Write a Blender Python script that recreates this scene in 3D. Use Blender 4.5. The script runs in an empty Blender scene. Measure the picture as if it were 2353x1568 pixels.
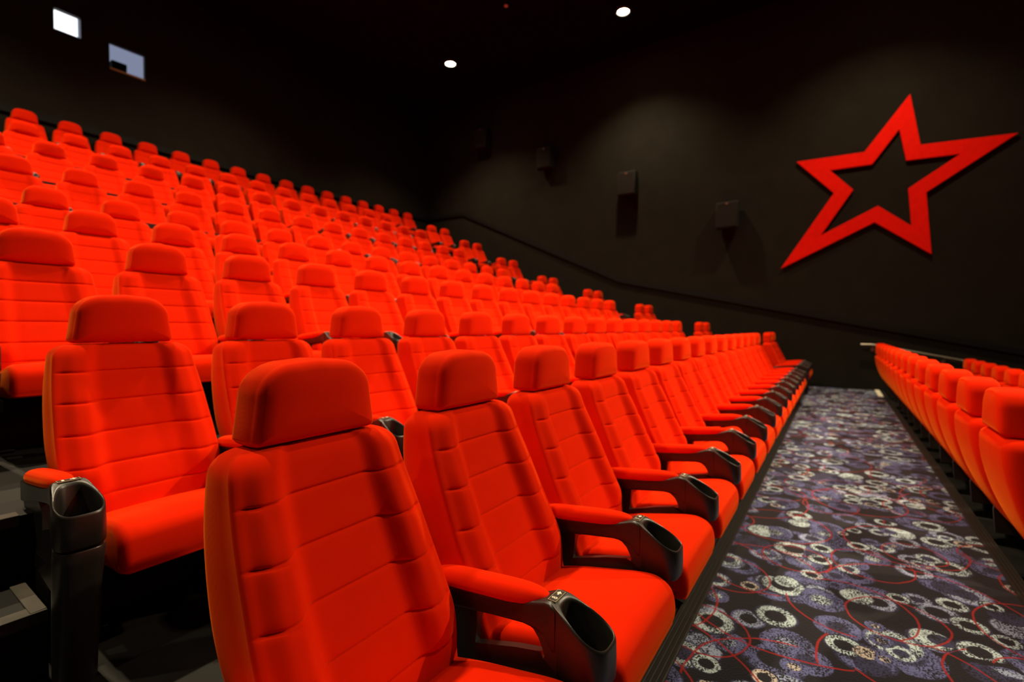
import bpy, bmesh, math, random
from mathutils import Vector, Matrix

scene = bpy.context.scene
COL = scene.collection
R = math.radians

# ------------------------------------------------------------------ camera
# world: X runs along the seat rows towards the star wall, Y towards the back wall, Z up,
# the carpeted cross aisle lies at z = 0 and the photographer stands on it
cam_data = bpy.data.cameras.new('camera')
cam = bpy.data.objects.new('camera', cam_data)
COL.objects.link(cam)
cam_data.sensor_width = 36.0
cam_data.lens = 1100.0 / 2353.0 * 36.0
cam_data.clip_start = 0.02
cam_data.clip_end = 100
TH, PI_ = R(34.2285), R(1.4787)
fwd = Vector((math.cos(TH) * math.cos(PI_), math.sin(TH) * math.cos(PI_), -math.sin(PI_)))
cam.location = (0, 0, 1.19)
cam.rotation_euler = fwd.to_track_quat('-Z', 'Y').to_euler()
cam_data.dof.use_dof = True
cam_data.dof.focus_distance = 1.15
cam_data.dof.aperture_fstop = 2.2
scene.camera = cam

# ------------------------------------------------------------------ world, exposure, light settings
world = bpy.data.worlds.new('hall_darkness')
scene.world = world
world.use_nodes = True
world.node_tree.nodes['Background'].inputs[0].default_value = (0.01, 0.008, 0.006, 1)
world.node_tree.nodes['Background'].inputs[1].default_value = 0.15
scene.view_settings.view_transform = 'Standard'
scene.view_settings.look = 'None'
scene.view_settings.gamma = 1.0
scene.view_settings.use_curve_mapping = False
scene.view_settings.exposure = 0.18
LAMP_POWER = 930.0
LAMP_COLOR = (1.0, 0.80, 0.52)
LAMP_X = (-4.4, 0.2, 4.8, 9.6)
LAMP_Y = (-4.9, -0.5, 3.9, 8.3)
LAMP_OFF = {(1, 0), (1, 1), (0, 0), (0, 1), (0, 3)}          # no lamp over the near end of the front block
LAMP_GAIN = {(0, 2): 1.3, (1, 2): 1.4, (1, 3): 1.6, (2, 0): 3.2, (2, 1): 0.7, (2, 2): 1.9, (3, 0): 4.2, (3, 1): 0.9}
LAMP_SPREAD = {0: 102, 1: 124, 2: 124, 3: 112}      # beam angle of each line of lamps
LAMP_AIM = {(2, 0): (0.6, 5.9, -6.5), (3, 0): (-6.1, 5.4, -7.0)}     # the two front lamps are swivelled towards the seats
CEIL = 8.0

# ------------------------------------------------------------------ hall measurements
SP = 0.56                         # seat pitch along a row
X0 = 0.695                        # first seat of every row, by the stairs
PITCH = 1.239                     # row depth
Y0 = 1.035
FLOORS = [0.0, 0.203, 0.604, 0.982, 1.368, 1.915, 2.495, 3.054, 3.626]
WALL_X = 11.5
WALL_Y = 11.2

# ------------------------------------------------------------------ helpers
def tag(o, label=None, cat=None, group=None, kind=None):
    if label: o['label'] = label
    if cat: o['category'] = cat
    if group: o['group'] = group
    if kind: o['kind'] = kind
    return o

def empty(name, loc, label=None, cat=None, group=None):
    o = bpy.data.objects.new(name, None)
    o.empty_display_size = 0.1
    COL.objects.link(o)
    o.location = loc
    return tag(o, label, cat, group)

def mesh_obj(name, verts, faces, mat, parent=None, angle=40, mat_idx=None, smooth=True):
    me = bpy.data.meshes.new(name)
    me.from_pydata([tuple(v) for v in verts], [], faces)
    mats = mat if isinstance(mat, (list, tuple)) else [mat]
    for m in mats: me.materials.append(m)
    if mat_idx:
        for p, i in zip(me.polygons, mat_idx): p.material_index = i
    bm = bmesh.new(); bm.from_mesh(me)
    bmesh.ops.recalc_face_normals(bm, faces=bm.faces)
    bm.to_mesh(me); bm.free()
    if smooth:
        for p in me.polygons: p.use_smooth = True
        me.set_sharp_from_angle(angle=R(angle))
    o = bpy.data.objects.new(name, me)
    COL.objects.link(o)
    if parent: o.parent = parent
    return o

class MB:
    """collects vertices and faces of one mesh"""
    def __init__(self): self.v, self.f, self.m = [], [], []
    def add(self, verts, faces, m=0):
        n = len(self.v)
        self.v += [tuple(p) for p in verts]
        self.f += [tuple(i + n for i in f) for f in faces]
        self.m += [m] * len(faces)
    def box(self, x0, x1, y0, y1, z0, z1, m=0):
        v = [(x0, y0, z0), (x1, y0, z0), (x1, y1, z0), (x0, y1, z0), (x0, y0, z1), (x1, y0, z1), (x1, y1, z1), (x0, y1, z1)]
        self.add(v, [(0, 3, 2, 1), (4, 5, 6, 7), (0, 1, 5, 4), (1, 2, 6, 5), (2, 3, 7, 6), (3, 0, 4, 7)], m)
    def rings(self, rings, cap0=True, cap1=True, m=0):
        """skin a list of equally long closed loops"""
        n = len(rings[0]); v = [p for r in rings for p in r]; f = []
        for j in range(len(rings) - 1):
            for i in range(n):
                k = (i + 1) % n
                f.append((j * n + i, j * n + k, (j + 1) * n + k, (j + 1) * n + i))
        for flag, j in ((cap0, 0), (cap1, len(rings) - 1)):
            if flag:
                c = [sum(p[a] for p in rings[j]) / n for a in range(3)]
                v.append(c); ci = len(v) - 1
                for i in range(n):
                    f.append((j * n + i, j * n + (i + 1) % n, ci))
        self.add(v, f, m)
    def tube(self, pts, r, n=12, m=0):
        rs = []
        pts = [Vector(p) for p in pts]
        for i, p in enumerate(pts):
            d = (pts[min(i + 1, len(pts) - 1)] - pts[max(i - 1, 0)]).normalized()
            a = d.cross(Vector((0, 0, 1)))
            if a.length < 1e-4: a = Vector((1, 0, 0))
            a.normalize(); b = a.cross(d)
            rs.append([p + r * (a * math.cos(t) + b * math.sin(t)) for t in [2 * math.pi * k / n for k in range(n)]])
        self.rings(rs, m=m)
    def poly(self, pts, z0, z1, axis='z', m=0):
        """extrude a polygon given by 2D points"""
        def P(p, h): return {'z': (p[0], p[1], h), 'x': (h, p[0], p[1]), 'y': (p[0], h, p[1])}[axis]
        n = len(pts)
        v = [P(p, z0) for p in pts] + [P(p, z1) for p in pts]
        f = [tuple(range(n)), tuple(range(2 * n - 1, n - 1, -1))]
        f += [(i, (i + 1) % n, n + (i + 1) % n, n + i) for i in range(n)]
        self.add(v, f, m)
    def build(self, name, mat, parent=None, angle=40, bevel=0, smooth=True):
        o = mesh_obj(name, self.v, self.f, mat, parent, angle, self.m if isinstance(mat, (list, tuple)) else None, smooth)
        if bevel:
            b = o.modifiers.new('edge', 'BEVEL'); b.width = bevel; b.segments = 2; b.limit_method = 'ANGLE'; b.angle_limit = R(40)
        return o

def lerp_table(t, x):
    if x <= t[0][0]: return t[0][1]
    for (a, b), (c, d) in zip(t, t[1:]):
        if x <= c:
            u = (x - a) / (c - a)
            return b + (d - b) * u
    return t[-1][1]

def smooth_table(t, x, w=0.05):
    return sum(lerp_table(t, x + k * w / 3) for k in (-3, -2, -1, 0, 1, 2, 3)) / 7

def sstep(a, b, x):
    u = max(0, min(1, (x - a) / (b - a)))
    return u * u * (3 - 2 * u)

def catmull(pts, n, closed=True):
    out = []; N = len(pts)
    segs = N if closed else N - 1
    for i in range(segs):
        p = [pts[(i + k - 1) % N] if closed else pts[max(0, min(N - 1, i + k - 1))] for k in range(4)]
        for j in range(n):
            t = j / n
            out.append(tuple(0.5 * (2 * p[1][a] + (p[2][a] - p[0][a]) * t + (2 * p[0][a] - 5 * p[1][a] + 4 * p[2][a] - p[3][a]) * t * t
                             + (3 * p[1][a] - p[0][a] - 3 * p[2][a] + p[3][a]) * t ** 3) for a in range(len(pts[0]))))
    if not closed: out.append(tuple(pts[-1]))
    return out

# ------------------------------------------------------------------ materials
def mat(name):
    m = bpy.data.materials.new(name); m.use_nodes = True
    nt = m.node_tree
    return m, nt, nt.nodes['Principled BSDF']

def simple(name, color, rough=0.6, metal=0.0, spec=0.5, noise=0.0, nscale=30, bump=0.0, bscale=200):
    m, nt, b = mat(name)
    b.inputs['Roughness'].default_value = rough
    b.inputs['Metallic'].default_value = metal
    b.inputs['Specular IOR Level'].default_value = spec
    tc = nt.nodes.new('ShaderNodeTexCoord')
    if noise:
        n = nt.nodes.new('ShaderNodeTexNoise'); n.inputs['Scale'].default_value = nscale; n.inputs['Detail'].default_value = 4
        nt.links.new(tc.outputs['Object'], n.inputs['Vector'])
        r = nt.nodes.new('ShaderNodeValToRGB')
        r.color_ramp.elements[0].position = 0.3; r.color_ramp.elements[1].position = 0.75
        r.color_ramp.elements[0].color = tuple(c * (1 - noise) for c in color) + (1,)
        r.color_ramp.elements[1].color = tuple(min(1, c * (1 + noise)) for c in color) + (1,)
        nt.links.new(n.outputs['Fac'], r.inputs['Fac'])
        nt.links.new(r.outputs['Color'], b.inputs['Base Color'])
    else:
        b.inputs['Base Color'].default_value = tuple(color) + (1,)
    if bump:
        n2 = nt.nodes.new('ShaderNodeTexNoise'); n2.inputs['Scale'].default_value = bscale; n2.inputs['Detail'].default_value = 3
        nt.links.new(tc.outputs['Object'], n2.inputs['Vector'])
        bp = nt.nodes.new('ShaderNodeBump'); bp.inputs['Strength'].default_value = bump; bp.inputs['Distance'].default_value = 0.002
        nt.links.new(n2.outputs['Fac'], bp.inputs['Height'])
        nt.links.new(bp.outputs['Normal'], b.inputs['Normal'])
    return m

def fabric(name, base, sheen_tint):
    m, nt, b = mat(name)
    b.inputs['Roughness'].default_value = 0.95
    b.inputs['Specular IOR Level'].default_value = 0.03
    b.inputs['Sheen Weight'].default_value = 0.42
    b.inputs['Sheen Roughness'].default_value = 0.38
    b.inputs['Sheen Tint'].default_value = sheen_tint + (1,)
    tc = nt.nodes.new('ShaderNodeTexCoord')
    n = nt.nodes.new('ShaderNodeTexNoise'); n.inputs['Scale'].default_value = 9; n.inputs['Detail'].default_value = 3
    nt.links.new(tc.outputs['Object'], n.inputs['Vector'])
    r = nt.nodes.new('ShaderNodeValToRGB')
    r.color_ramp.elements[0].position = 0.3; r.color_ramp.elements[1].position = 0.7
    r.color_ramp.elements[0].color = tuple(c * 0.93 for c in base) + (1,)
    r.color_ramp.elements[1].color = tuple(base) + (1,)
    nt.links.new(n.outputs['Fac'], r.inputs['Fac'])
    nt.links.new(r.outputs['Color'], b.inputs['Base Color'])
    # knitted weave: two crossed fine waves
    bp = nt.nodes.new('ShaderNodeBump'); bp.inputs['Strength'].default_value = 0.15; bp.inputs['Distance'].default_value = 0.0005
    w1 = nt.nodes.new('ShaderNodeTexWave'); w1.bands_direction = 'Z'; w1.inputs['Scale'].default_value = 210; w1.inputs['Distortion'].default_value = 1.0
    w2 = nt.nodes.new('ShaderNodeTexWave'); w2.bands_direction = 'X'; w2.inputs['Scale'].default_value = 210; w2.inputs['Distortion'].default_value = 1.0
    ad = nt.nodes.new('ShaderNodeMath'); ad.operation = 'ADD'
    for w in (w1, w2): nt.links.new(tc.outputs['Object'], w.inputs['Vector'])
    nt.links.new(w1.outputs['Fac'], ad.inputs[0]); nt.links.new(w2.outputs['Fac'], ad.inputs[1])
    nt.links.new(ad.outputs[0], bp.inputs['Height'])
    nt.links.new(bp.outputs['Normal'], b.inputs['Normal'])
    return m

def emission(name, color, strength):
    m = bpy.data.materials.new(name); m.use_nodes = True
    nt = m.node_tree; nt.nodes.clear()
    o = nt.nodes.new('ShaderNodeOutputMaterial'); e = nt.nodes.new('ShaderNodeEmission')
    e.inputs[0].default_value = tuple(color) + (1,); e.inputs[1].default_value = strength
    nt.links.new(e.outputs[0], o.inputs[0])
    return m

RED = fabric('red_knit_upholstery', (0.80, 0.0165, 0.0007), (1.0, 0.25, 0.02))
PLASTIC = simple('black_satin_plastic', (0.013, 0.011, 0.0085), rough=0.36, spec=0.7, bump=0.08, bscale=900)
DARKMETAL = simple('black_powder_coated_steel', (0.003, 0.0027, 0.0024), rough=0.75, spec=0.12)
PLATE = simple('dark_plate', (0.03, 0.026, 0.02), rough=0.35, spec=0.5)
CREAM = simple('cream_print', (0.80, 0.74, 0.60), rough=0.5)
BORDER = simple('brass_line', (0.42, 0.34, 0.2), rough=0.45)
WALLM = simple('black_wall_fabric', (0.0155, 0.0135, 0.0098), rough=0.95, spec=0.1, noise=0.12, nscale=3, bump=0.15, bscale=300)
CEILM = simple('black_ceiling_paint', (0.0045, 0.0035, 0.003), rough=0.95, spec=0.1, noise=0.2, nscale=2)
TIERM = simple('black_vinyl_flooring', (0.0075, 0.007, 0.006), rough=0.6, spec=0.3, noise=0.35, nscale=6, bump=0.1, bscale=80)
NOSEM = simple('worn_grey_step_edge', (0.07, 0.062, 0.048), rough=0.5, spec=0.4, noise=0.3, nscale=14)
TRIMM = simple('dark_ribbed_aluminium', (0.020, 0.019, 0.016), rough=0.42, spec=0.6)
BLACKM = simple('black_rail', (0.004, 0.0035, 0.003), rough=0.7, spec=0.2)
STARM = simple('red_star_felt', (0.92, 0.011, 0.004), rough=0.85, spec=0.03, noise=0.06, nscale=12)
SPEAKM = simple('black_speaker_cabinet', (0.012, 0.010, 0.008), rough=0.7, spec=0.3)
GRILLM = simple('black_speaker_cloth', (0.015, 0.012, 0.010), rough=0.95, spec=0.1, bump=0.3, bscale=500)
CHROME = simple('brushed_steel', (0.42, 0.38, 0.30), rough=0.38, metal=1.0)
NOSING = simple('cream_step_nosing', (0.90, 0.82, 0.62), rough=0.5)
SILLM = simple('tan_wood_sill', (0.42, 0.30, 0.13), rough=0.6)
RINGM = simple('black_lamp_ring', (0.02, 0.018, 0.015), rough=0.4)
BULBM = emission('lit_lamp', (1.0, 0.86, 0.55), 60)

# --- carpet: dark pile with mottled rings and discs crossed by thin red arcs
def carpet_material():
    m, nt, b = mat('ring_patterned_carpet')
    N, L = nt.nodes, nt.links
    b.inputs['Roughness'].default_value = 0.95; b.inputs['Specular IOR Level'].default_value = 0.1
    b.inputs['Sheen Weight'].default_value = 0.15
    tc = N.new('ShaderNodeTexCoord')
    def math_(op, a, c=None, cl=False):
        n = N.new('ShaderNodeMath'); n.operation = op; n.use_clamp = cl
        for i, v in enumerate((a, c)):
            if v is None: continue
            if isinstance(v, (int, float)): n.inputs[i].default_value = v
            else: L.new(v, n.inputs[i])
        return n.outputs[0]
    def step_(v, a, c):                      # 0 below a, 1 above c (or reversed)
        n = N.new('ShaderNodeMapRange'); n.interpolation_type = 'SMOOTHSTEP'
        L.new(v, n.inputs[0])
        for i, x in ((1, a), (2, c)):
            if isinstance(x, (int, float)): n.inputs[i].default_value = x
            else: L.new(x, n.inputs[i])
        return n.outputs[0]
    def mix(f, a, c):
        n = N.new('ShaderNodeMix'); n.data_type = 'RGBA'
        L.new(f, n.inputs[0])
        for i, x in ((6, a), (7, c)):
            if isinstance(x, tuple): n.inputs[i].default_value = x + (1,)
            else: L.new(x, n.inputs[i])
        return n.outputs[2]
    pile = N.new('ShaderNodeTexNoise'); pile.inputs['Scale'].default_value = 150; pile.inputs['Detail'].default_value = 2
    L.new(tc.outputs['Object'], pile.inputs['Vector'])
    blot = N.new('ShaderNodeTexNoise'); blot.inputs['Scale'].default_value = 16; blot.inputs['Detail'].default_value = 4
    L.new(tc.outputs['Object'], blot.inputs['Vector'])
    wob = N.new('ShaderNodeTexNoise'); wob.inputs['Scale'].default_value = 5; wob.inputs['Detail'].default_value = 2
    L.new(tc.outputs['Object'], wob.inputs['Vector'])
    def cells(scale, off, rnd=0.9, warp=0.03):
        mp = N.new('ShaderNodeMapping'); mp.inputs['Location'].default_value = off
        L.new(tc.outputs['Object'], mp.inputs['Vector'])
        vm = N.new('ShaderNodeVectorMath'); vm.operation = 'MULTIPLY_ADD'
        L.new(wob.outputs['Color'], vm.inputs[0]); vm.inputs[1].default_value = (warp, warp, 0); L.new(mp.outputs[0], vm.inputs[2])
        v = N.new('ShaderNodeTexVoronoi'); v.voronoi_dimensions = '2D'; v.inputs['Scale'].default_value = scale
        v.inputs['Randomness'].default_value = rnd
        L.new(vm.outputs[0], v.inputs['Vector'])
        sp = N.new('ShaderNodeSeparateColor'); L.new(v.outputs['Color'], sp.inputs[0])
        return v.outputs['Distance'], sp.outputs[0], sp.outputs[1], sp.outputs[2]
    col = (0.0075, 0.0072, 0.0125)
    dim, lav, pale, cream, warm = (0.030, 0.032, 0.085), (0.100, 0.112, 0.27), (0.27, 0.33, 0.50), (0.42, 0.54, 0.60), (0.42, 0.38, 0.34)
    speck = math_('ADD', math_('MULTIPLY', pile.outputs['Fac'], 0.8), math_('MULTIPLY', blot.outputs['Fac'], 0.4))
    def mottle(thr): return step_(speck, thr - 0.03, thr + 0.06)
    def band(t, a, c, s=0.05): return math_('MULTIPLY', step_(t, a - s, a + s), step_(t, c + s, c - s))
    def pick(r, a, c): return math_('MULTIPLY', math_('GREATER_THAN', r, a), math_('LESS_THAN', r, c))
    def rosettes(col, scale, off, rmin, rvar, keep, light):
        d, r1, r2, r3 = cells(scale, off, 0.85, 0.015)
        rad = math_('MULTIPLY_ADD', r1, rvar); rad.node.inputs[2].default_value = rmin
        t = math_('DIVIDE', d, rad)
        on = math_('LESS_THAN', r3, keep)
        m1, m2, m3 = mottle(0.50), mottle(0.57), mottle(0.62)
        def put(col, k, m, c): return mix(math_('MULTIPLY', math_('MULTIPLY', k, on), m), col, c)
        blank = math_('MULTIPLY', step_(t, 1.04, 0.98), on)
        col = mix(math_('MULTIPLY', blank, 0.85), col, (0.0075, 0.0072, 0.0125))
        # lavender halo of every rosette, then a pale ring, a pale heart, or a plain disc
        col = put(col, band(t, -1, 0.97), m2, dim)
        col = put(col, math_('MULTIPLY', band(t, 0.82, 0.98), math_('GREATER_THAN', r2, 0.5)), m2, lav)
        col = put(col, math_('MULTIPLY', band(t, 0.48, 0.86), pick(r2, 0.18, 0.72)), m2, light)
        col = put(col, math_('MULTIPLY', band(t, -1, 0.48), pick(r2, 0.18, 0.55)), m1, (0.0075, 0.0072, 0.0125))
        col = put(col, math_('MULTIPLY', band(t, -1, 0.45), pick(r2, 0.72, 0.90)), m3, light)
        col = put(col, math_('MULTIPLY', band(t, 0.45, 0.80), pick(r2, 0.72, 1.01)), m2, lav)
        col = put(col, math_('MULTIPLY', band(t, -1, 0.9), pick(r2, -1, 0.12)), m2, light)
        return col
    col = rosettes(col, 3.9, (0.3, 1.7, 0), 0.32, 0.14, 0.8, lav)
    col = rosettes(col, 5.0, (5.1, 2.2, 0), 0.28, 0.20, 0.7, pale)
    col = rosettes(col, 4.6, (9.4, 7.7, 0), 0.28, 0.20, 0.72, cream)
    col = rosettes(col, 6.4, (3.3, 8.1, 0), 0.26, 0.18, 0.38, cream)
    col = rosettes(col, 8.0, (6.3, 1.1, 0), 0.22, 0.16, 0.16, warm)
    def arcs(col, scale, off, rad, w):
        d, r1, r2, r3 = cells(scale, off, 1.0, 0.035)
        rr = math_('MULTIPLY_ADD', r1, 0.18); rr.node.inputs[2].default_value = rad
        e = math_('ABSOLUTE', math_('SUBTRACT', d, rr))
        k = step_(e, w, w * 0.35)
        k = math_('MULTIPLY', k, math_('GREATER_THAN', r3, 0.15))
        return mix(math_('MULTIPLY', k, 0.9), col, (0.26, 0.010, 0.010))
    col = arcs(col, 1.5, (2.2, 0.4, 0), 0.34, 0.0085)
    col = arcs(col, 1.15, (7.9, 3.4, 0), 0.38, 0.0065)
    col = arcs(col, 2.1, (4.9, 6.1, 0), 0.26, 0.011)
    L.new(col, b.inputs['Base Color'])
    bp = N.new('ShaderNodeBump'); bp.inputs['Strength'].default_value = 0.5; bp.inputs['Distance'].default_value = 0.004
    L.new(pile.outputs['Fac'], bp.inputs['Height']); L.new(bp.outputs['Normal'], b.inputs['Normal'])
    return m
CARPETM = carpet_material()

# ------------------------------------------------------------------ the room
def struct(mb, name, m, **k):
    return tag(mb.build(name, m, None, **k), kind='structure')

XL, YF = -7.0, -9.0
mb = MB(); mb.box(XL - 0.2, WALL_X + 0.2, YF - 0.2, WALL_Y + 1.6, CEIL, CEIL + 0.15); struct(mb, 'ceiling', CEILM)
mb = MB(); mb.box(WALL_X, WALL_X + 0.2, YF - 0.2, WALL_Y + 1.6, -1.2, CEIL); struct(mb, 'wall_right', WALLM)
mb = MB(); mb.box(XL - 0.2, XL, YF - 0.2, WALL_Y + 1.6, -1.2, CEIL); struct(mb, 'wall_left', WALLM)
mb = MB(); mb.box(XL, WALL_X, YF - 0.2, YF, -1.2, CEIL); struct(mb, 'wall_front', WALLM)
# back wall with two projection portholes
W1 = (2.48, 2.85, 6.315, 6.72)
W2 = (3.235, 3.80, 6.00, 6.50)
mb = MB()
WT = 0.09
def bw(x0, x1, z0, z1): mb.box(x0, x1, WALL_Y, WALL_Y + WT, z0, z1)
bw(XL, W1[0], -1.2, CEIL); bw(W1[0], W1[1], -1.2, W1[2]); bw(W1[0], W1[1], W1[3], CEIL)
bw(W1[1], W2[0], -1.2, CEIL); bw(W2[0], W2[1], -1.2, W2[2]); bw(W2[0], W2[1], W2[3], CEIL)
bw(W2[1], WALL_X, -1.2, CEIL)
struct(mb, 'wall_back', WALLM)

# floor below the tiers and the stepped tiers themselves
mb = MB(); mb.box(XL, WALL_X, -0.74, 0.87, -0.9, -0.004); struct(mb, 'floor', TIERM)
AISLE_X0, AISLE_X1 = -1.1, 0.36          # stairs on the near side
STAIR_X0, STAIR_X1 = 8.92, 9.86          # stairs in front of the wall-side pairs
def tier_edge(r): return 0.87 + PITCH * (r - 1)
for r in range(1, 9):
    y1 = tier_edge(r + 1) if r < 8 else WALL_Y
    mb = MB(); mb.box(XL, WALL_X, tier_edge(r), y1, -0.9, FLOORS[r])
    tag(mb.build('floor_tier', TIERM, None), kind='structure')
# tiers descending towards the screen
for k, (y0, y1, z) in enumerate([(-1.85, -0.745, -0.176), (-2.96, -1.855, -0.396), (-4.1, -2.965, -0.6), (YF, -4.105, -0.8)]):
    mb = MB(); mb.box(XL, WALL_X, y0, y1, -1.1, z)
    tag(mb.build('floor_tier', TIERM, None), kind='structure')
# half steps in both stairs with worn metal edges
for (xa, xb) in ((AISLE_X0, AISLE_X1), (STAIR_X0, STAIR_X1)):
    for r in range(2, 9):
        n = 2 if r <= 4 else 3
        rise = (FLOORS[r] - FLOORS[r - 1]) / n
        for k in range(1, n):
            z = FLOORS[r - 1] + rise * k
            y0 = tier_edge(r) - 0.29 * (n - k)
            st = MB(); st.box(xa, xb, y0, tier_edge(r) - 0.001, FLOORS[r - 1], z)
            s = tag(st.build('stair_step', TIERM, None), kind='structure')
            e = MB()
            e.box(xa, xb, y0 - 0.006, y0 + 0.045, z - 0.03, z + 0.004)
            e.box(xb - 0.035, xb, y0, tier_edge(r) - 0.001, z, z + 0.006)
            e.build('step_edge', NOSEM, s, bevel=0.002)
        e = MB(); e.box(xa, xb, tier_edge(r) - 0.006, tier_edge(r) + 0.045, FLOORS[r] - 0.03, FLOORS[r] + 0.004)
        tag(e.build('trim_%d' % (10 + r + (10 if xa > 1 else 0)), NOSEM, None, bevel=0.002), kind='structure')

# carpet of the cross aisle and the ribbed profiles along its edges
mb = MB(); mb.box(XL + .01, WALL_X - 0.002, -0.672, 0.462, -0.003, 0.008)
tag(mb.build('carpet', CARPETM, None, smooth=False), 'dark aisle carpet patterned with pale rings and thin red arcs', 'carpet')
def ribbed(name, ya, yb):
    mb = MB(); n = 4; w = (yb - ya) / n
    mb.box(XL + .01, WALL_X - 0.003, ya, yb, -0.003, 0.010)
    for k in range(n):
        mb.box(XL + .01, WALL_X - 0.003, ya + w * (k + 0.2), ya + w * (k + 0.8), 0.010, 0.017)
    struct(mb, name, TRIMM)
ribbed('trim_1', 0.463, 0.535)
ribbed('trim_2', -0.735, -0.673)

# dark dado rail that follows the stairs along the star wall and runs along the back wall
pts = [(11.17, 4.76), (9.643, 4.731), (4.538, 2.399), (-8.9, -0.63)]
mb = MB()
for (y0, z0), (y1, z1) in zip(pts, pts[1:]):
    h = 0.05
    mb.add([(x, y, z + s * h) for x in (WALL_X - 0.045, WALL_X - 0.001) for (y, z) in ((y0, z0), (y1, z1)) for s in (-1, 1)],
           [(0, 1, 3, 2), (4, 6, 7, 5), (0, 2, 6, 4), (1, 5, 7, 3), (0, 4, 5, 1), (2, 3, 7, 6)])
struct(mb, 'trim_3', BLACKM)
mb = MB(); mb.box(XL, WALL_X - 0.05, WALL_Y - 0.045, WALL_Y - 0.001, 4.70, 4.81); struct(mb, 'trim_4', BLACKM)

# projection windows
def window(n, W, lit, strength):
    x0, x1, z0, z1 = W
    fr = MB(); t = 0.009; ya, yb = WALL_Y + 0.01, WALL_Y + WT
    fr.box(x0, x0 + t, ya, yb, z0, z1); fr.box(x1 - t, x1, ya, yb, z0, z1)
    fr.box(x0 + t, x1 - t, ya, yb, z1 - t, z1)
    root = empty('window_%d' % n, ((x0 + x1) / 2, WALL_Y, z0)); tag(root, kind='structure')
    f = fr.build('window_frame', simple('window_frame_%d' % n, (0.012, 0.012, 0.016), rough=0.6), None)
    f.parent = root; f.matrix_parent_inverse = Matrix.Translation(root.location).inverted()
    s = MB(); s.box(x0 + t, x1 - t, ya - 0.012, yb, z0, z0 + 0.035)
    so = s.build('window_sill', SILLM if n == 2 else DARKMETAL, None, bevel=0.003)
    so.parent = root; so.matrix_parent_inverse = f.matrix_parent_inverse
    g = MB(); g.box(x0 + t, x1 - t, WALL_Y + WT - 0.03, WALL_Y + WT - 0.024, z0 + 0.035, z1 - t)
    gm, gnt, gb = mat('window_glass_%d' % n)
    gb.inputs['Transmission Weight'].default_value = 1.0; gb.inputs['Roughness'].default_value = 0.0
    gb.inputs['IOR'].default_value = 1.05
    go = g.build('pane', gm, None, smooth=False)
    go.parent = root; go.matrix_parent_inverse = f.matrix_parent_inverse
window(1, W1, None, 0)
window(2, W2, None, 0)
# projection booth behind them: self-glowing surfaces stand in for its room light
mb = MB()
mb.box(2.2, 2.98, WALL_Y + 0.75, WALL_Y + 0.8, 5.9, 7.4)
struct(mb, 'wall_booth_glow_panel', emission('glowing_booth_panel', (0.93, 0.95, 1.0), 2.2))
mb = MB()
mb.box(3.0, 5.4, WALL_Y + 1.2, WALL_Y + 1.25, 5.4, 7.4)
struct(mb, 'wall_booth', emission('glowing_booth_wall', (0.225, 0.26, 0.375), 1.0))
mb = MB(); mb.box(2.2, 5.4, WALL_Y + WT + .002, WALL_Y + 1.3, 5.30, 5.40); struct(mb, 'floor_booth', TIERM)
pr = empty('film_projector', (3.56, WALL_Y + 0.75, 5.40), 'dark projector box standing behind the right porthole in the back wall', 'projector')
mb = MB(); mb.box(-0.125, 0.115, -0.2, 0.25, 0.86, 1.03); mb.build('projector_body', DARKMETAL, pr, bevel=0.01)
mb = MB(); mb.tube([(0.05, -0.198, 0.94), (0.05, -0.25, 0.94)], 0.05, 20); mb.build('lens', PLASTIC, pr)
mb = MB(); mb.box(-0.10, 0.09, -0.12, 0.2, 0.0, 0.862); mb.build('pedestal', DARKMETAL, pr)

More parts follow.
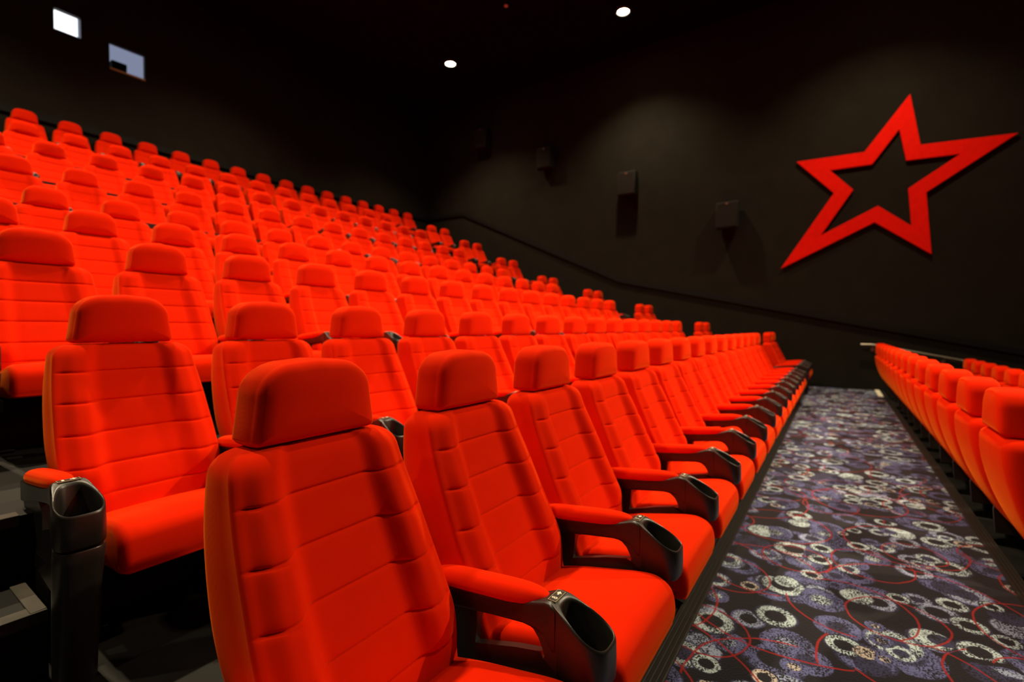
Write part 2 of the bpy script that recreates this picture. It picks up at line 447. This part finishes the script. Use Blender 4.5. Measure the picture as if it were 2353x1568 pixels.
# ------------------------------------------------------------------ cinema seat meshes (origin: floor below the headrest front, facing -Y)
def backrest_mesh():
    F = [(.28, -.272), (.34, -.245), (.45, -.205), (.58, -.135), (.75, -.058), (.86, -.018), (.95, 0.0)]
    G = [(.28, -.205), (.34, -.130), (.42, -.05), (.52, .022), (.64, .077), (.80, .120), (.95, .128)]
    HWt = [(.28, .205), (.34, .222), (.45, .239), (.56, .243), (.75, .232), (.93, .211)]
    seams = [.832, .727, .622, .517, .425]
    zb, zt, rt, rb = .295, .930, .048, .035
    zs = []
    n = 30
    base = [zb + rb + (zt - rt - zb - rb) * k / n for k in range(n + 1)]
    for s in seams:
        base = [z for z in base if abs(z - s) > .014]
        base += [s + d for d in (-.013, -.008, -.0045, -.002, 0, .002, .0045, .008, .013)]
    base.sort()
    levels = [(zb + rb - rb * math.cos(R(a)), rb * (1 - math.sin(R(a))), 1) for a in (0, 22, 45, 68)]
    levels += [(z, 0, 0) for z in base]
    levels += [(zt - rt + rt * math.sin(R(a)), rt * (1 - math.cos(R(a))), 2) for a in (15, 30, 45, 60, 72, 82, 90)]
    rings = []
    for z, ins, kind in levels:
        hw = smooth_table(HWt, z) - ins
        f = smooth_table(F, z) + ins * .75
        g = smooth_table(G, z) - ins * .75
        D = .040 * sstep(.36, .50, z) * (1 - .45 * sstep(.70, .93, z))
        loop = []
        NF = 44
        for k in range(NF + 1):                     # front, from -x to +x
            u = -1 + 2 * k / NF
            u = math.copysign(abs(u) ** 0.9, u)
            x = u * (hw - .006)
            a = abs(u)
            y = f - D * sstep(.44, .68, a) + (D * .35 + .012) * sstep(.78, 1.0, a)
            q = 1 - sstep(.93, 1.0, a)
            for s in seams:
                y += q * .0055 * math.exp(-((z - s) / .0027) ** 2) + q * .0018 * math.exp(-((z - s) / .012) ** 2)
            loop.append((x, y, z))
        yf = loop[-1][1]
        side = []
        side.append((hw, yf + .006, z))
        side.append((hw + .0025, yf + .011, z))     # piping along the seam
        side.append((hw, yf + .017, z))
        rc = .045
        for t in (.3, .6, .85): side.append((hw + .004 * math.sin(math.pi * t), yf + .017 + (g - rc - yf - .017) * t, z))
        for a in (0, 22, 45, 68, 90):
            side.append((hw - rc + rc * math.cos(R(a)), g - rc + rc * math.sin(R(a)), z))
        loop += side
        bk = hw - rc
        for k in range(1, 14):
            x = bk - 2 * bk * k / 14
            y = g + .010 * (1 - (x / bk) ** 2)
            loop.append((x, y - .0035 * math.exp(-((abs(x) - bk * .93) / .006) ** 2), z))
        loop += [(-x, y, zz) for x, y, zz in reversed(side)]
        rings.append(loop)
    mb = MB(); mb.rings(rings)
    return mb

def headrest_mesh():
    def outline(ins, y):
        zb_, zt_ = .934, 1.119
        out = []
        wb, wt = .158, .146
        for k in range(7):                                        # bottom right corner
            a = R(-90 + 15 * k); out.append((wb - .016 + .016 * math.cos(a), zb_ + .016 + .016 * math.sin(a), math.cos(a), math.sin(a)))
        for t in (.35, .7): out.append((wb + (wt - wb) * t, zb_ + .016 + .085 * t, 1, 0))
        for k in range(13):                                       # big top right corner
            a = R(7.5 * k); out.append((wt - .092 + .092 * math.cos(a), zt_ - .084 + .080 * math.sin(a), math.cos(a), math.sin(a)))
        for t in (.33, .66): out.append(((wt - .092) * (1 - t), zt_ - .004 + .004 * t, 0, 1))
        out.append((0, zt_, 0, 1))
        half = out[:]
        full = half + [(-x, z, -nx, nz) for x, z, nx, nz in reversed(half[:-1])]
        for t in (.25, .5, .75): full.append((-(wb - .016) + 2 * (wb - .016) * t, zb_, 0, -1))
        i1 = min(ins, .014)
        k = 1 - (ins - i1) / .09
        cz = (zb_ + zt_) / 2
        return [((x - nx * i1) * k, y, cz + (z - nz * i1 - cz) * k) for x, z, nx, nz in full]
    rings = [outline(.062, -.010), outline(.030, -.006), outline(.014, .001), outline(.005, .009), outline(.0004, .021), outline(.0016, .026),
             outline(.0, .031), outline(-.001, .06), outline(.0, .095), outline(.0035, .110), outline(.011, .120), outline(.03, .126), outline(.06, .128)]
    mb = MB(); mb.rings(rings); return mb

def cushion_mesh():
    prof = catmull([(-.215, .295), (-.205, .345), (-.30, .378), (-.44, .408), (-.55, .428), (-.600, .422), (-.632, .395), (-.642, .35),
                    (-.636, .306), (-.61, .288), (-.42, .272), (-.27, .272)], 5)
    n = len(prof)
    nor = []
    for i in range(n):
        a, b = prof[i - 1], prof[(i + 1) % n]
        d = Vector((b[0] - a[0], b[1] - a[1])).normalized()
        nor.append((-d.y, d.x))
    cy = sum(p[0] for p in prof) / n; cz = sum(p[1] for p in prof) / n
    sgn = 1 if (prof[0][0] - cy) * nor[0][0] + (prof[0][1] - cz) * nor[0][1] > 0 else -1
    rings = []; hw, r = .222, .028
    st = [(-hw + r - r * math.cos(R(a)), r * (1 - math.sin(R(a)))) for a in (0, 20, 40, 60, 78)]
    st += [(-hw + r + (2 * hw - 2 * r) * k / 14, 0) for k in range(15)]
    st += [(-x, i) for x, i in reversed(st[:5])]
    for x, ins in st:
        crown = .012 * (1 - (x / hw) ** 2)
        rings.append([(x, p[0] - sgn * q[0] * ins, p[1] - sgn * q[1] * ins + crown * sstep(.33, .40, p[1]) * (1 - sstep(-.5, -.64, p[0]) * .6)) for p, q in zip(prof, nor)])
    mb = MB(); mb.rings(rings); return mb

def pod_outline(hw, yb, yf, back=.30, n=48):
    """D-shaped plan of the cup holder: arched at the back, broad in front"""
    pts = []
    for k in range(n):
        a = 2 * math.pi * k / n
        c, q = math.cos(a), math.sin(a)
        y = (yb + yf) / 2 + (yb - yf) / 2 * math.copysign(abs(q) ** (.72 if q < 0 else back), q)
        u = (y - yb) / (yf - yb)
        e = .55 if q < 0 else back
        x = hw * (.72 + .28 * sstep(.0, .70, u)) * math.copysign(abs(c) ** e, c)
        pts.append((x, y))
    return pts

def rim_z(y):
    u = max(0, min(1, (-.503 - y) / .134))
    return .563 - .068 * (u * .75 + .25 * sstep(0, 1, u)) if u > 0 else .563

def armrest_mesh():
    """black arm with cup holder; local x = 0 is the middle of the arm"""
    mb = MB()
    # cup holder: outer wall, rounded rim, inner wall, bottom
    def ring(hw, yb, yf, zf): return [(x, y, zf(y)) for x, y in pod_outline(hw, yb, yf, .30 if yb > -.505 else .70)]
    rs = [ring(.040, -.515, -.620, lambda y: .402), ring(.052, -.503, -.632, lambda y: .404), ring(.0555, -.500, -.637, lambda y: .412),
          ring(.0562, -.500, -.638, lambda y: rim_z(y) - .045), ring(.0552, -.500, -.637, lambda y: rim_z(y) - .006),
          ring(.0537, -.5015, -.6355, lambda y: rim_z(y) - .0015), ring(.0515, -.508, -.6335, lambda y: rim_z(y)),
          ring(.0493, -.515, -.6315, lambda y: rim_z(y) - .0015), ring(.0475, -.519, -.630, lambda y: rim_z(y) - .007),
          ring(.0455, -.523, -.627, lambda y: .46), ring(.042, -.526, -.622, lambda y: .425)]
    mb.rings(rs)
    # arm beam that carries the pad and widens into the cup holder
    st = []
    for y, hw, z0, z1 in [(-.075, .020, .43, .490), (-.09, .025, .425, .498), (-.20, .026, .450, .508), (-.33, .0275, .470, .522), (-.42, .029, .482, .538),
                          (-.46, .032, .482, .551), (-.485, .0365, .474, .5605), (-.498, .0395, .455, .5625), (-.508, .0415, .450, .5600), (-.516, .0420, .450, .5550)]:
        r = .010; loop = []
        for cx_, cz_, a0 in ((hw - r, z1 - r, 0), (-hw + r, z1 - r, 90), (-hw + r, z0 + r, 180), (hw - r, z0 + r, 270)):
            for k in range(5):
                a = R(a0 + 22.5 * k); loop.append((cx_ + r * math.cos(a), y, cz_ + r * math.sin(a)))
        st.append(loop)
    mb.rings(st)
    # side plate below the arm with its arched opening
    inner = [(-.262, .368), (-.268, .42), (-.275, .464), (-.34, .474), (-.42, .484), (-.450, .481), (-.470, .470), (-.483, .452), (-.489, .438), (-.486, .430), (-.46, .420), (-.39, .405)]
    outer = [(-.07, .245), (-.06, .37), (-.075, .47), (-.30, .495), (-.43, .512), (-.47, .516), (-.520, .510), (-.521, .47), (-.521, .41), (-.53, .403), (-.575, .401), (-.56, .255)]
    n = len(inner)
    def half(y, z, L): return .010 if z < .445 and y > -.47 else .019 + .0225 * sstep(-.42, -.50, y)
    v = [(s * half(y, z, L), y, z) for s in (-1, 1) for L in (inner, outer) for (y, z) in L]
    f = []
    for i in range(n):
        k = (i + 1) % n
        f += [(i, k, n + k, n + i), (2 * n + i, 3 * n + i, 3 * n + k, 2 * n + k), (i, 2 * n + i, 2 * n + k, k), (n + i, n + k, 3 * n + k, 3 * n + i)]
    mb.add(v, f)
    return mb

def pad_mesh():
    rings = []
    y0, y1 = -.105, -.482
    for k in range(19):
        t = k / 18
        y = y0 + (y1 - y0) * (0.5 - 0.5 * math.cos(math.pi * t))
        u = (y - y0) / (y1 - y0)
        e = (1 - abs(2 * u - 1) ** 4.5) ** .5 if 0 < u < 1 else 0.03
        e = max(e, .05)
        zc = .508 + .040 * u
        hw, hh = .0335 * e, .027 * e
        rings.append([(hw * math.copysign(abs(math.cos(a)) ** .85, math.cos(a)), y, zc + hh * math.copysign(abs(math.sin(a)) ** .85, math.sin(a)) * (1.05 if math.sin(a) > 0 else .8))
                      for a in [2 * math.pi * j / 20 for j in range(20)]])
    mb = MB(); mb.rings(rings); return mb

def plate_mesh(glyph):
    """small dark plate across the arm: digit and arrow, read from in front of the seat"""
    mb = MB()
    L, W, z = .025, .0105, 0.0
    def rect(x0, x1, y0, y1, h0, h1, m): mb.box(x0, x1, y0, y1, h0, h1, m)
    rect(-L, L, -W, W, -.001, .0010, 1)
    rect(-L + .0012, L - .0012, -W + .0012, W - .0012, .0010, .0013, 0)
    def annulus(cx_, cy_, ro, ri, m=2, n=18):
        v = []; f = []
        for k in range(n):
            a = 2 * math.pi * k / n
            v += [(cx_ + ro * math.cos(a), cy_ + ro * math.sin(a), .0017), (cx_ + ri * math.cos(a), cy_ + ri * math.sin(a), .0017)]
        for k in range(n):
            q = (k + 1) % n; f.append((2 * k, 2 * q, 2 * q + 1, 2 * k + 1))
        mb.add(v, f, m)
    def flat(pts, m=2):
        mb.add([(x, y, .0017) for x, y in pts], [tuple(range(len(pts)))], m)
    if glyph == '8':
        annulus(-.012, .0033, .0036, .0016); annulus(-.012, -.0032, .0042, .0020)
    elif glyph == '7':
        flat([(-.0155, .0070), (-.0085, .0070), (-.0085, .0048), (-.0155, .0048)])
        flat([(-.0108, .0050), (-.0085, .0050), (-.0118, -.0070), (-.0143, -.0070)])
    else:
        flat([(-.0150, .0065), (-.0095, .0065), (-.0095, -.0065), (-.0150, -.0065)])
    # arrow pointing along the row
    flat([(.003, .0022), (.010, .0022), (.010, -.0022), (.003, -.0022)])
    flat([(.0095, .0072), (.0185, .0), (.0095, -.0072)])
    return mb

def stanchion_mesh():
    mb = MB()
    mb.poly([(-.14, .0), (-.50, .0), (-.51, .02), (-.40, .05), (-.37, .30), (-.24, .30), (-.23, .05), (-.13, .02)], -.022, .022, 'x')
    return mb

def end_panel_mesh():
    def ring(hw, yb, yf, z): return [(x, y, z) for x, y in pod_outline(hw, yb, yf)]
    mb = MB()
    mb.rings([ring(.048, -.44, -.56, .0), ring(.049, -.44, -.575, .10), ring(.052, -.46, -.61, .25), ring(.0535, -.48, -.630, .36), ring(.0548, -.495, -.635, .395), ring(.053, -.50, -.633, .3985)])
    return mb

def pan_mesh():
    mb = MB()
    mb.box(-.222, .222, -.50, -.22, .215, .268)
    mb.box(-.250, .250, -.30, -.235, .222, .243)
    return mb

# one prototype seat
M_BACK = backrest_mesh().build('backrest', RED, angle=60)
M_HEAD = headrest_mesh().build('headrest', RED, angle=60)
M_SEAT = cushion_mesh().build('seat_cushion', RED, angle=60)
M_ARM = armrest_mesh().build('armrest', PLASTIC, angle=50)
M_PAD = pad_mesh().build('arm_pad', RED, angle=70)
M_PL = {g: plate_mesh(g).build('number_plate', [PLATE, BORDER, CREAM], smooth=False) for g in ('8', '7', '')}
M_STAN = stanchion_mesh().build('stanchion', DARKMETAL)
M_END = end_panel_mesh().build('end_panel', PLASTIC, angle=50)
M_PAN = pan_mesh().build('seat_pan', DARKMETAL)
PROTOS = [M_BACK, M_HEAD, M_SEAT, M_ARM, M_PAD, M_STAN, M_END, M_PAN] + list(M_PL.values())
MESH = {o: o.data for o in PROTOS}
for o in PROTOS: COL.objects.unlink(o)

def put(proto, name, parent, loc=(0, 0, 0), rot=None):
    c = proto.copy(); c.name = name; COL.objects.link(c); c.parent = parent; c.location = loc
    if rot: c.rotation_euler = rot
    return c

def seat(x, y, z, label, group, left_end=False, right_end=False, glyph='', lean=(0, 0, 0)):
    root = empty('cinema_seat', (x, y, z), label, 'seat', group)
    put(M_BACK, 'backrest', root, lean); put(M_HEAD, 'headrest', root, lean); put(M_SEAT, 'seat_cushion', root); put(M_PAN, 'seat_pan', root)
    sides = [(-SP / 2, left_end)] + ([(SP / 2, True)] if right_end else [])
    for dx, end in sides:
        if end: dx += math.copysign(.014, dx)
        a = put(M_ARM, 'armrest', root, (dx, 0, 0))
        put(M_PAD, 'arm_pad', a)
        put(M_PL[glyph], 'number_plate', a, (0, -.4995, .5632), (R(2), 0, 0))
        put(M_STAN, 'stanchion', root, (dx, 0, 0))
        if end: put(M_END, 'end_panel', root, (dx, 0, 0))
    return root

ORD = ['first', 'second', 'third', 'fourth', 'fifth', 'sixth', 'seventh', 'eighth', 'ninth', 'tenth', 'eleventh', 'twelfth', 'thirteenth',
       'fourteenth', 'fifteenth', 'sixteenth', 'seventeenth']
ROWS = ['the row along the carpet', 'the second row above the carpet', 'the third row above the carpet', 'the fourth row above the carpet',
        'the fifth row above the carpet', 'the sixth row above the carpet', 'the seventh row above the carpet', 'the next-to-last row']
FIRST = [0, 0, 0, 0, 1, 1, 1, 2]          # first seat of each row that the photograph shows
for r in range(8):
    y = Y0 + PITCH * r; z = FLOORS[r]
    for i in range(FIRST[r], 15):
        n = i - FIRST[r]
        where = 'from the near end of' if FIRST[r] == 0 else 'from the left edge in'
        lab = 'red cinema seat, %s %s %s' % (ORD[n], where, ROWS[r])
        g = '8' if (r == 0 and i == 1) else '7' if (r == 0 and i == 2) else ''
        seat(X0 + SP * i, y, z, lab, 'red seats in ' + ROWS[r], i == 0, i == 14, g, tuple(c * (1 - sstep(3, 8, i)) for c in (-.016, -.035, 0)) if r == 0 else (0, 0, 0))
    for i in (17, 18):
        lab = 'red seat %s in the end pair of %s' % ('nearer the stairs' if i == 17 else 'nearer the wall', ROWS[r])
        seat(X0 + SP * i, y, z, lab, 'red seats in pairs along the star wall', i == 17, i == 18)
for n in range(16):                        # back row, half a seat out of step, runs on to the wall
    seat(X0 + SP * (2.43 + n), Y0 + PITCH * 8, FLOORS[8], 'red cinema seat, %s from the left edge in the back row' % ORD[n],
         'red seats in the back row', False, n == 15)
for n in range(14):
    seat(2.817 + SP * n, -0.6626, -0.176, 'red cinema seat seen from behind, %s from the right edge beside the carpet' % ORD[n],
         'red seats seen from behind along the carpet', n == 0, n == 13)
for n in range(6):
    k = 13 - n
    seat(2.817 + SP * k, -1.765, -0.396, 'red cinema seat below the handrail, %s from the stairs in the farther front row' % ORD[n],
         'red seats in the farther front row', False, n == 0)

# ------------------------------------------------------------------ star on the wall
OUT = [(-1.037, 5.498), (-1.198, 4.538), (-2.456, 4.466), (-1.294, 3.66), (-1.385, 2.534), (-0.551, 3.212), (1.007, 2.438), (0.103, 3.868), (0.75, 4.605), (-0.372, 4.577)]
INN = [(-0.89, 4.884), (-0.998, 4.288), (-1.74, 4.263), (-1.036, 3.773), (-1.091, 3.085), (-0.598, 3.519), (0.308, 3.059), (-0.211, 3.884), (0.17, 4.325), (-0.497, 4.317)]
mb = MB(); n = 10
xa, xb = WALL_X - 0.05, WALL_X - 0.018
v = [(x, y, z) for x in (xa, xb) for L in (OUT, INN) for (y, z) in L]
f = []
for i in range(n):
    k = (i + 1) % n
    f += [(i, k, n + k, n + i), (2 * n + i, 3 * n + i, 3 * n + k, 2 * n + k), (i, 2 * n + i, 2 * n + k, k), (n + i, n + k, 3 * n + k, 3 * n + i)]
mb.add(v, f)
star = empty('wall_star', (WALL_X, -0.5, 2.4), 'large red five-pointed star outline on the dark right wall', 'star')
so = mb.build('star_outline', STARM, None, smooth=False, bevel=0.006)
so.parent = star; so.matrix_parent_inverse = Matrix.Translation(star.location).inverted()
mb = MB()
for (y, z) in ((-1.11, 4.65), (-0.45, 4.45), (0.05, 4.35), (-0.02, 3.87), (-0.55, 3.36), (-1.2, 3.7)):
    mb.box(xb - 0.001, WALL_X, y - 0.03, y + 0.03, z - 0.03, z + 0.03)
so = mb.build('wall_spacer', DARKMETAL, None); so.parent = star; so.matrix_parent_inverse = Matrix.Translation(star.location).inverted()

# ------------------------------------------------------------------ wall speakers
SPK = [(8.755, 6.50, 'black wall speaker farthest up the stairs, near the dark corner'),
       (6.60, 5.50, 'second black wall speaker from the back corner, with a shadow at its side'),
       (4.287, 4.43, 'third black wall speaker from the back corner, shadow straight below it'),
       (2.022, 3.37, 'black wall speaker closest to the red star, with shadows on both sides')]
def make_speaker(y, z, label):
    root = empty('wall_speaker', (WALL_X, y, z), label, 'speaker', 'black speakers along the star wall')
    b = MB()
    # cabinet, wedge shaped: its front leans down towards the seats
    w, h = .215, .56
    prof = [(-.33, .0), (-.28, h), (-.06, h + .01), (-.06, .10), (-.14, -.005)]
    b.poly([(p[0], p[1]) for p in prof], -w, w, 'y')
    b.build('cabinet', SPEAKM, root, bevel=0.008)
    g = MB()
    d = Vector((.05, h)); d.normalize()
    g.add([(x - .012 * k, s * (w - .015), zz) for k in (1, 0) for (x, zz) in ((-.33 + .0015, .02), (-.28 - .0015, h - .02)) for s in (-1, 1)],
          [(0, 1, 3, 2), (4, 6, 7, 5), (0, 2, 6, 4), (1, 5, 7, 3), (0, 4, 5, 1), (2, 3, 7, 6)])
    g.build('grille', GRILLM, root, bevel=0.003)
    br = MB(); br.box(-.07, -.001, -.07, .07, .12, .40); br.box(-.10, -.055, -.03, .03, .20, .32); br.build('bracket', DARKMETAL, root)
    bd = MB(); bd.box(-.303, -.296, -.025, .025, h - .05, h - .03); bd.build('badge', simple('speaker_badge', (.30, .12, .09), rough=.4), root)
for s in SPK: make_speaker(*s)

# ------------------------------------------------------------------ ceiling downlights
LBL = {(3, 2): 'round lit downlight on the black ceiling above the red star', (3, 3): 'round lit downlight on the black ceiling toward the back wall'}
for ix, lx in enumerate(LAMP_X):
    for iy, ly in enumerate(LAMP_Y):
        if (ix, iy) in LAMP_OFF: continue
        x, y = lx, ly
        if (ix, iy) == (3, 2): x, y = 9.968, 3.90
        if (ix, iy) == (3, 3): x, y = 9.407, 8.31
        lab = LBL.get((ix, iy), 'round lit downlight on the black ceiling, %s along the hall in the %s line' % (ORD[iy], ['far left', 'near', 'middle', 'wall'][ix]))
        root = empty('ceiling_downlight', (x, y, CEIL), lab, 'lamp', 'round downlights in the ceiling')
        ring = []
        for rad, z in ((.10, -.001), (.165, -.001), (.17, -.012), (.155, -.03), (.125, -.034), (.118, -.02), (.115, -.001)):
            ring.append([(rad * math.cos(2 * math.pi * k / 32), rad * math.sin(2 * math.pi * k / 32), z) for k in range(32)])
        mb = MB(); mb.rings(ring, False, False); mb.build('trim_ring', RINGM, root, angle=50)
        mb = MB(); mb.rings([[(rr * math.cos(2 * math.pi * k / 32), rr * math.sin(2 * math.pi * k / 32), z) for k in range(32)] for rr, z in ((.114, -.004), (.11, -.018), (.08, -.026), (.04, -.029))], False, True)
        bulb = mb.build('bulb', BULBM, root)
        ld = bpy.data.lights.new('downlight_beam', 'SPOT')
        ld.energy = LAMP_POWER * LAMP_GAIN.get((ix, iy), 1.0); ld.color = LAMP_COLOR; ld.spot_size = R(58 if (ix, iy) in LAMP_AIM else LAMP_SPREAD[ix]); ld.spot_blend = 0.8; ld.shadow_soft_size = 0.11
        lo = bpy.data.objects.new('downlight_beam', ld); COL.objects.link(lo)
        lo.parent = root; lo.location = (0, 0, -.05)
        if (ix, iy) in LAMP_AIM: lo.rotation_euler = Vector(LAMP_AIM[(ix, iy)]).to_track_quat('-Z', 'Y').to_euler()

# faint red glowing dot on the ceiling; the round housing around it is added
mb = MB(); mb.tube([(0, 0, 0), (0, 0, -.03)], .06, 24)
root = empty('ceiling_red_dot', (8.388, 5.856, CEIL), 'faint red glowing dot in an added round housing on the ceiling', 'red_dot')
mb.build('housing', RINGM, root)
mb = MB(); mb.tube([(0, 0, -.03), (0, 0, -.042)], .035, 20); mb.build('glow_dot', emission('dim_red_glow', (.25, .02, .008), .8), root)

# ------------------------------------------------------------------ steel handrail going down along the star wall
rail = empty('handrail', (WALL_X, -0.37, 0.8), 'steel handrail sloping down the right wall behind the front seats', 'handrail')
mb = MB(); rx = -.10
pts = [(rx, .0, .085), (rx, -.17, .083), (rx, -.21, .078), (rx, -5.2, -.93)]
mb.tube(pts, .021, 16); mb.build('rail', CHROME, rail, angle=60)
for yy in (-.19, -1.21, -2.3, -3.5):
    zz = .08 if yy > -.2 else .078 + (yy + .21) * .202
    mb = MB(); mb.tube([(rx, yy, zz - .02), (rx, yy, zz - .075), (rx + .03, yy, zz - .095), (-.008, yy, zz - .095)], .009, 10)
    mb.tube([(-.012, yy, zz - .095), (-.001, yy, zz - .095)], .035, 18)
    mb.build('bracket', CHROME, rail, angle=50)

# pale nosing strip where the stairs beside the star wall begin to go down
mb = MB(); mb.box(10.45, WALL_X - .02, -.672, -.60, .008, .020)
tag(mb.build('step_nosing', NOSING, None, bevel=0.003), 'pale strip on the floor at the far end of the carpet', 'step nosing')
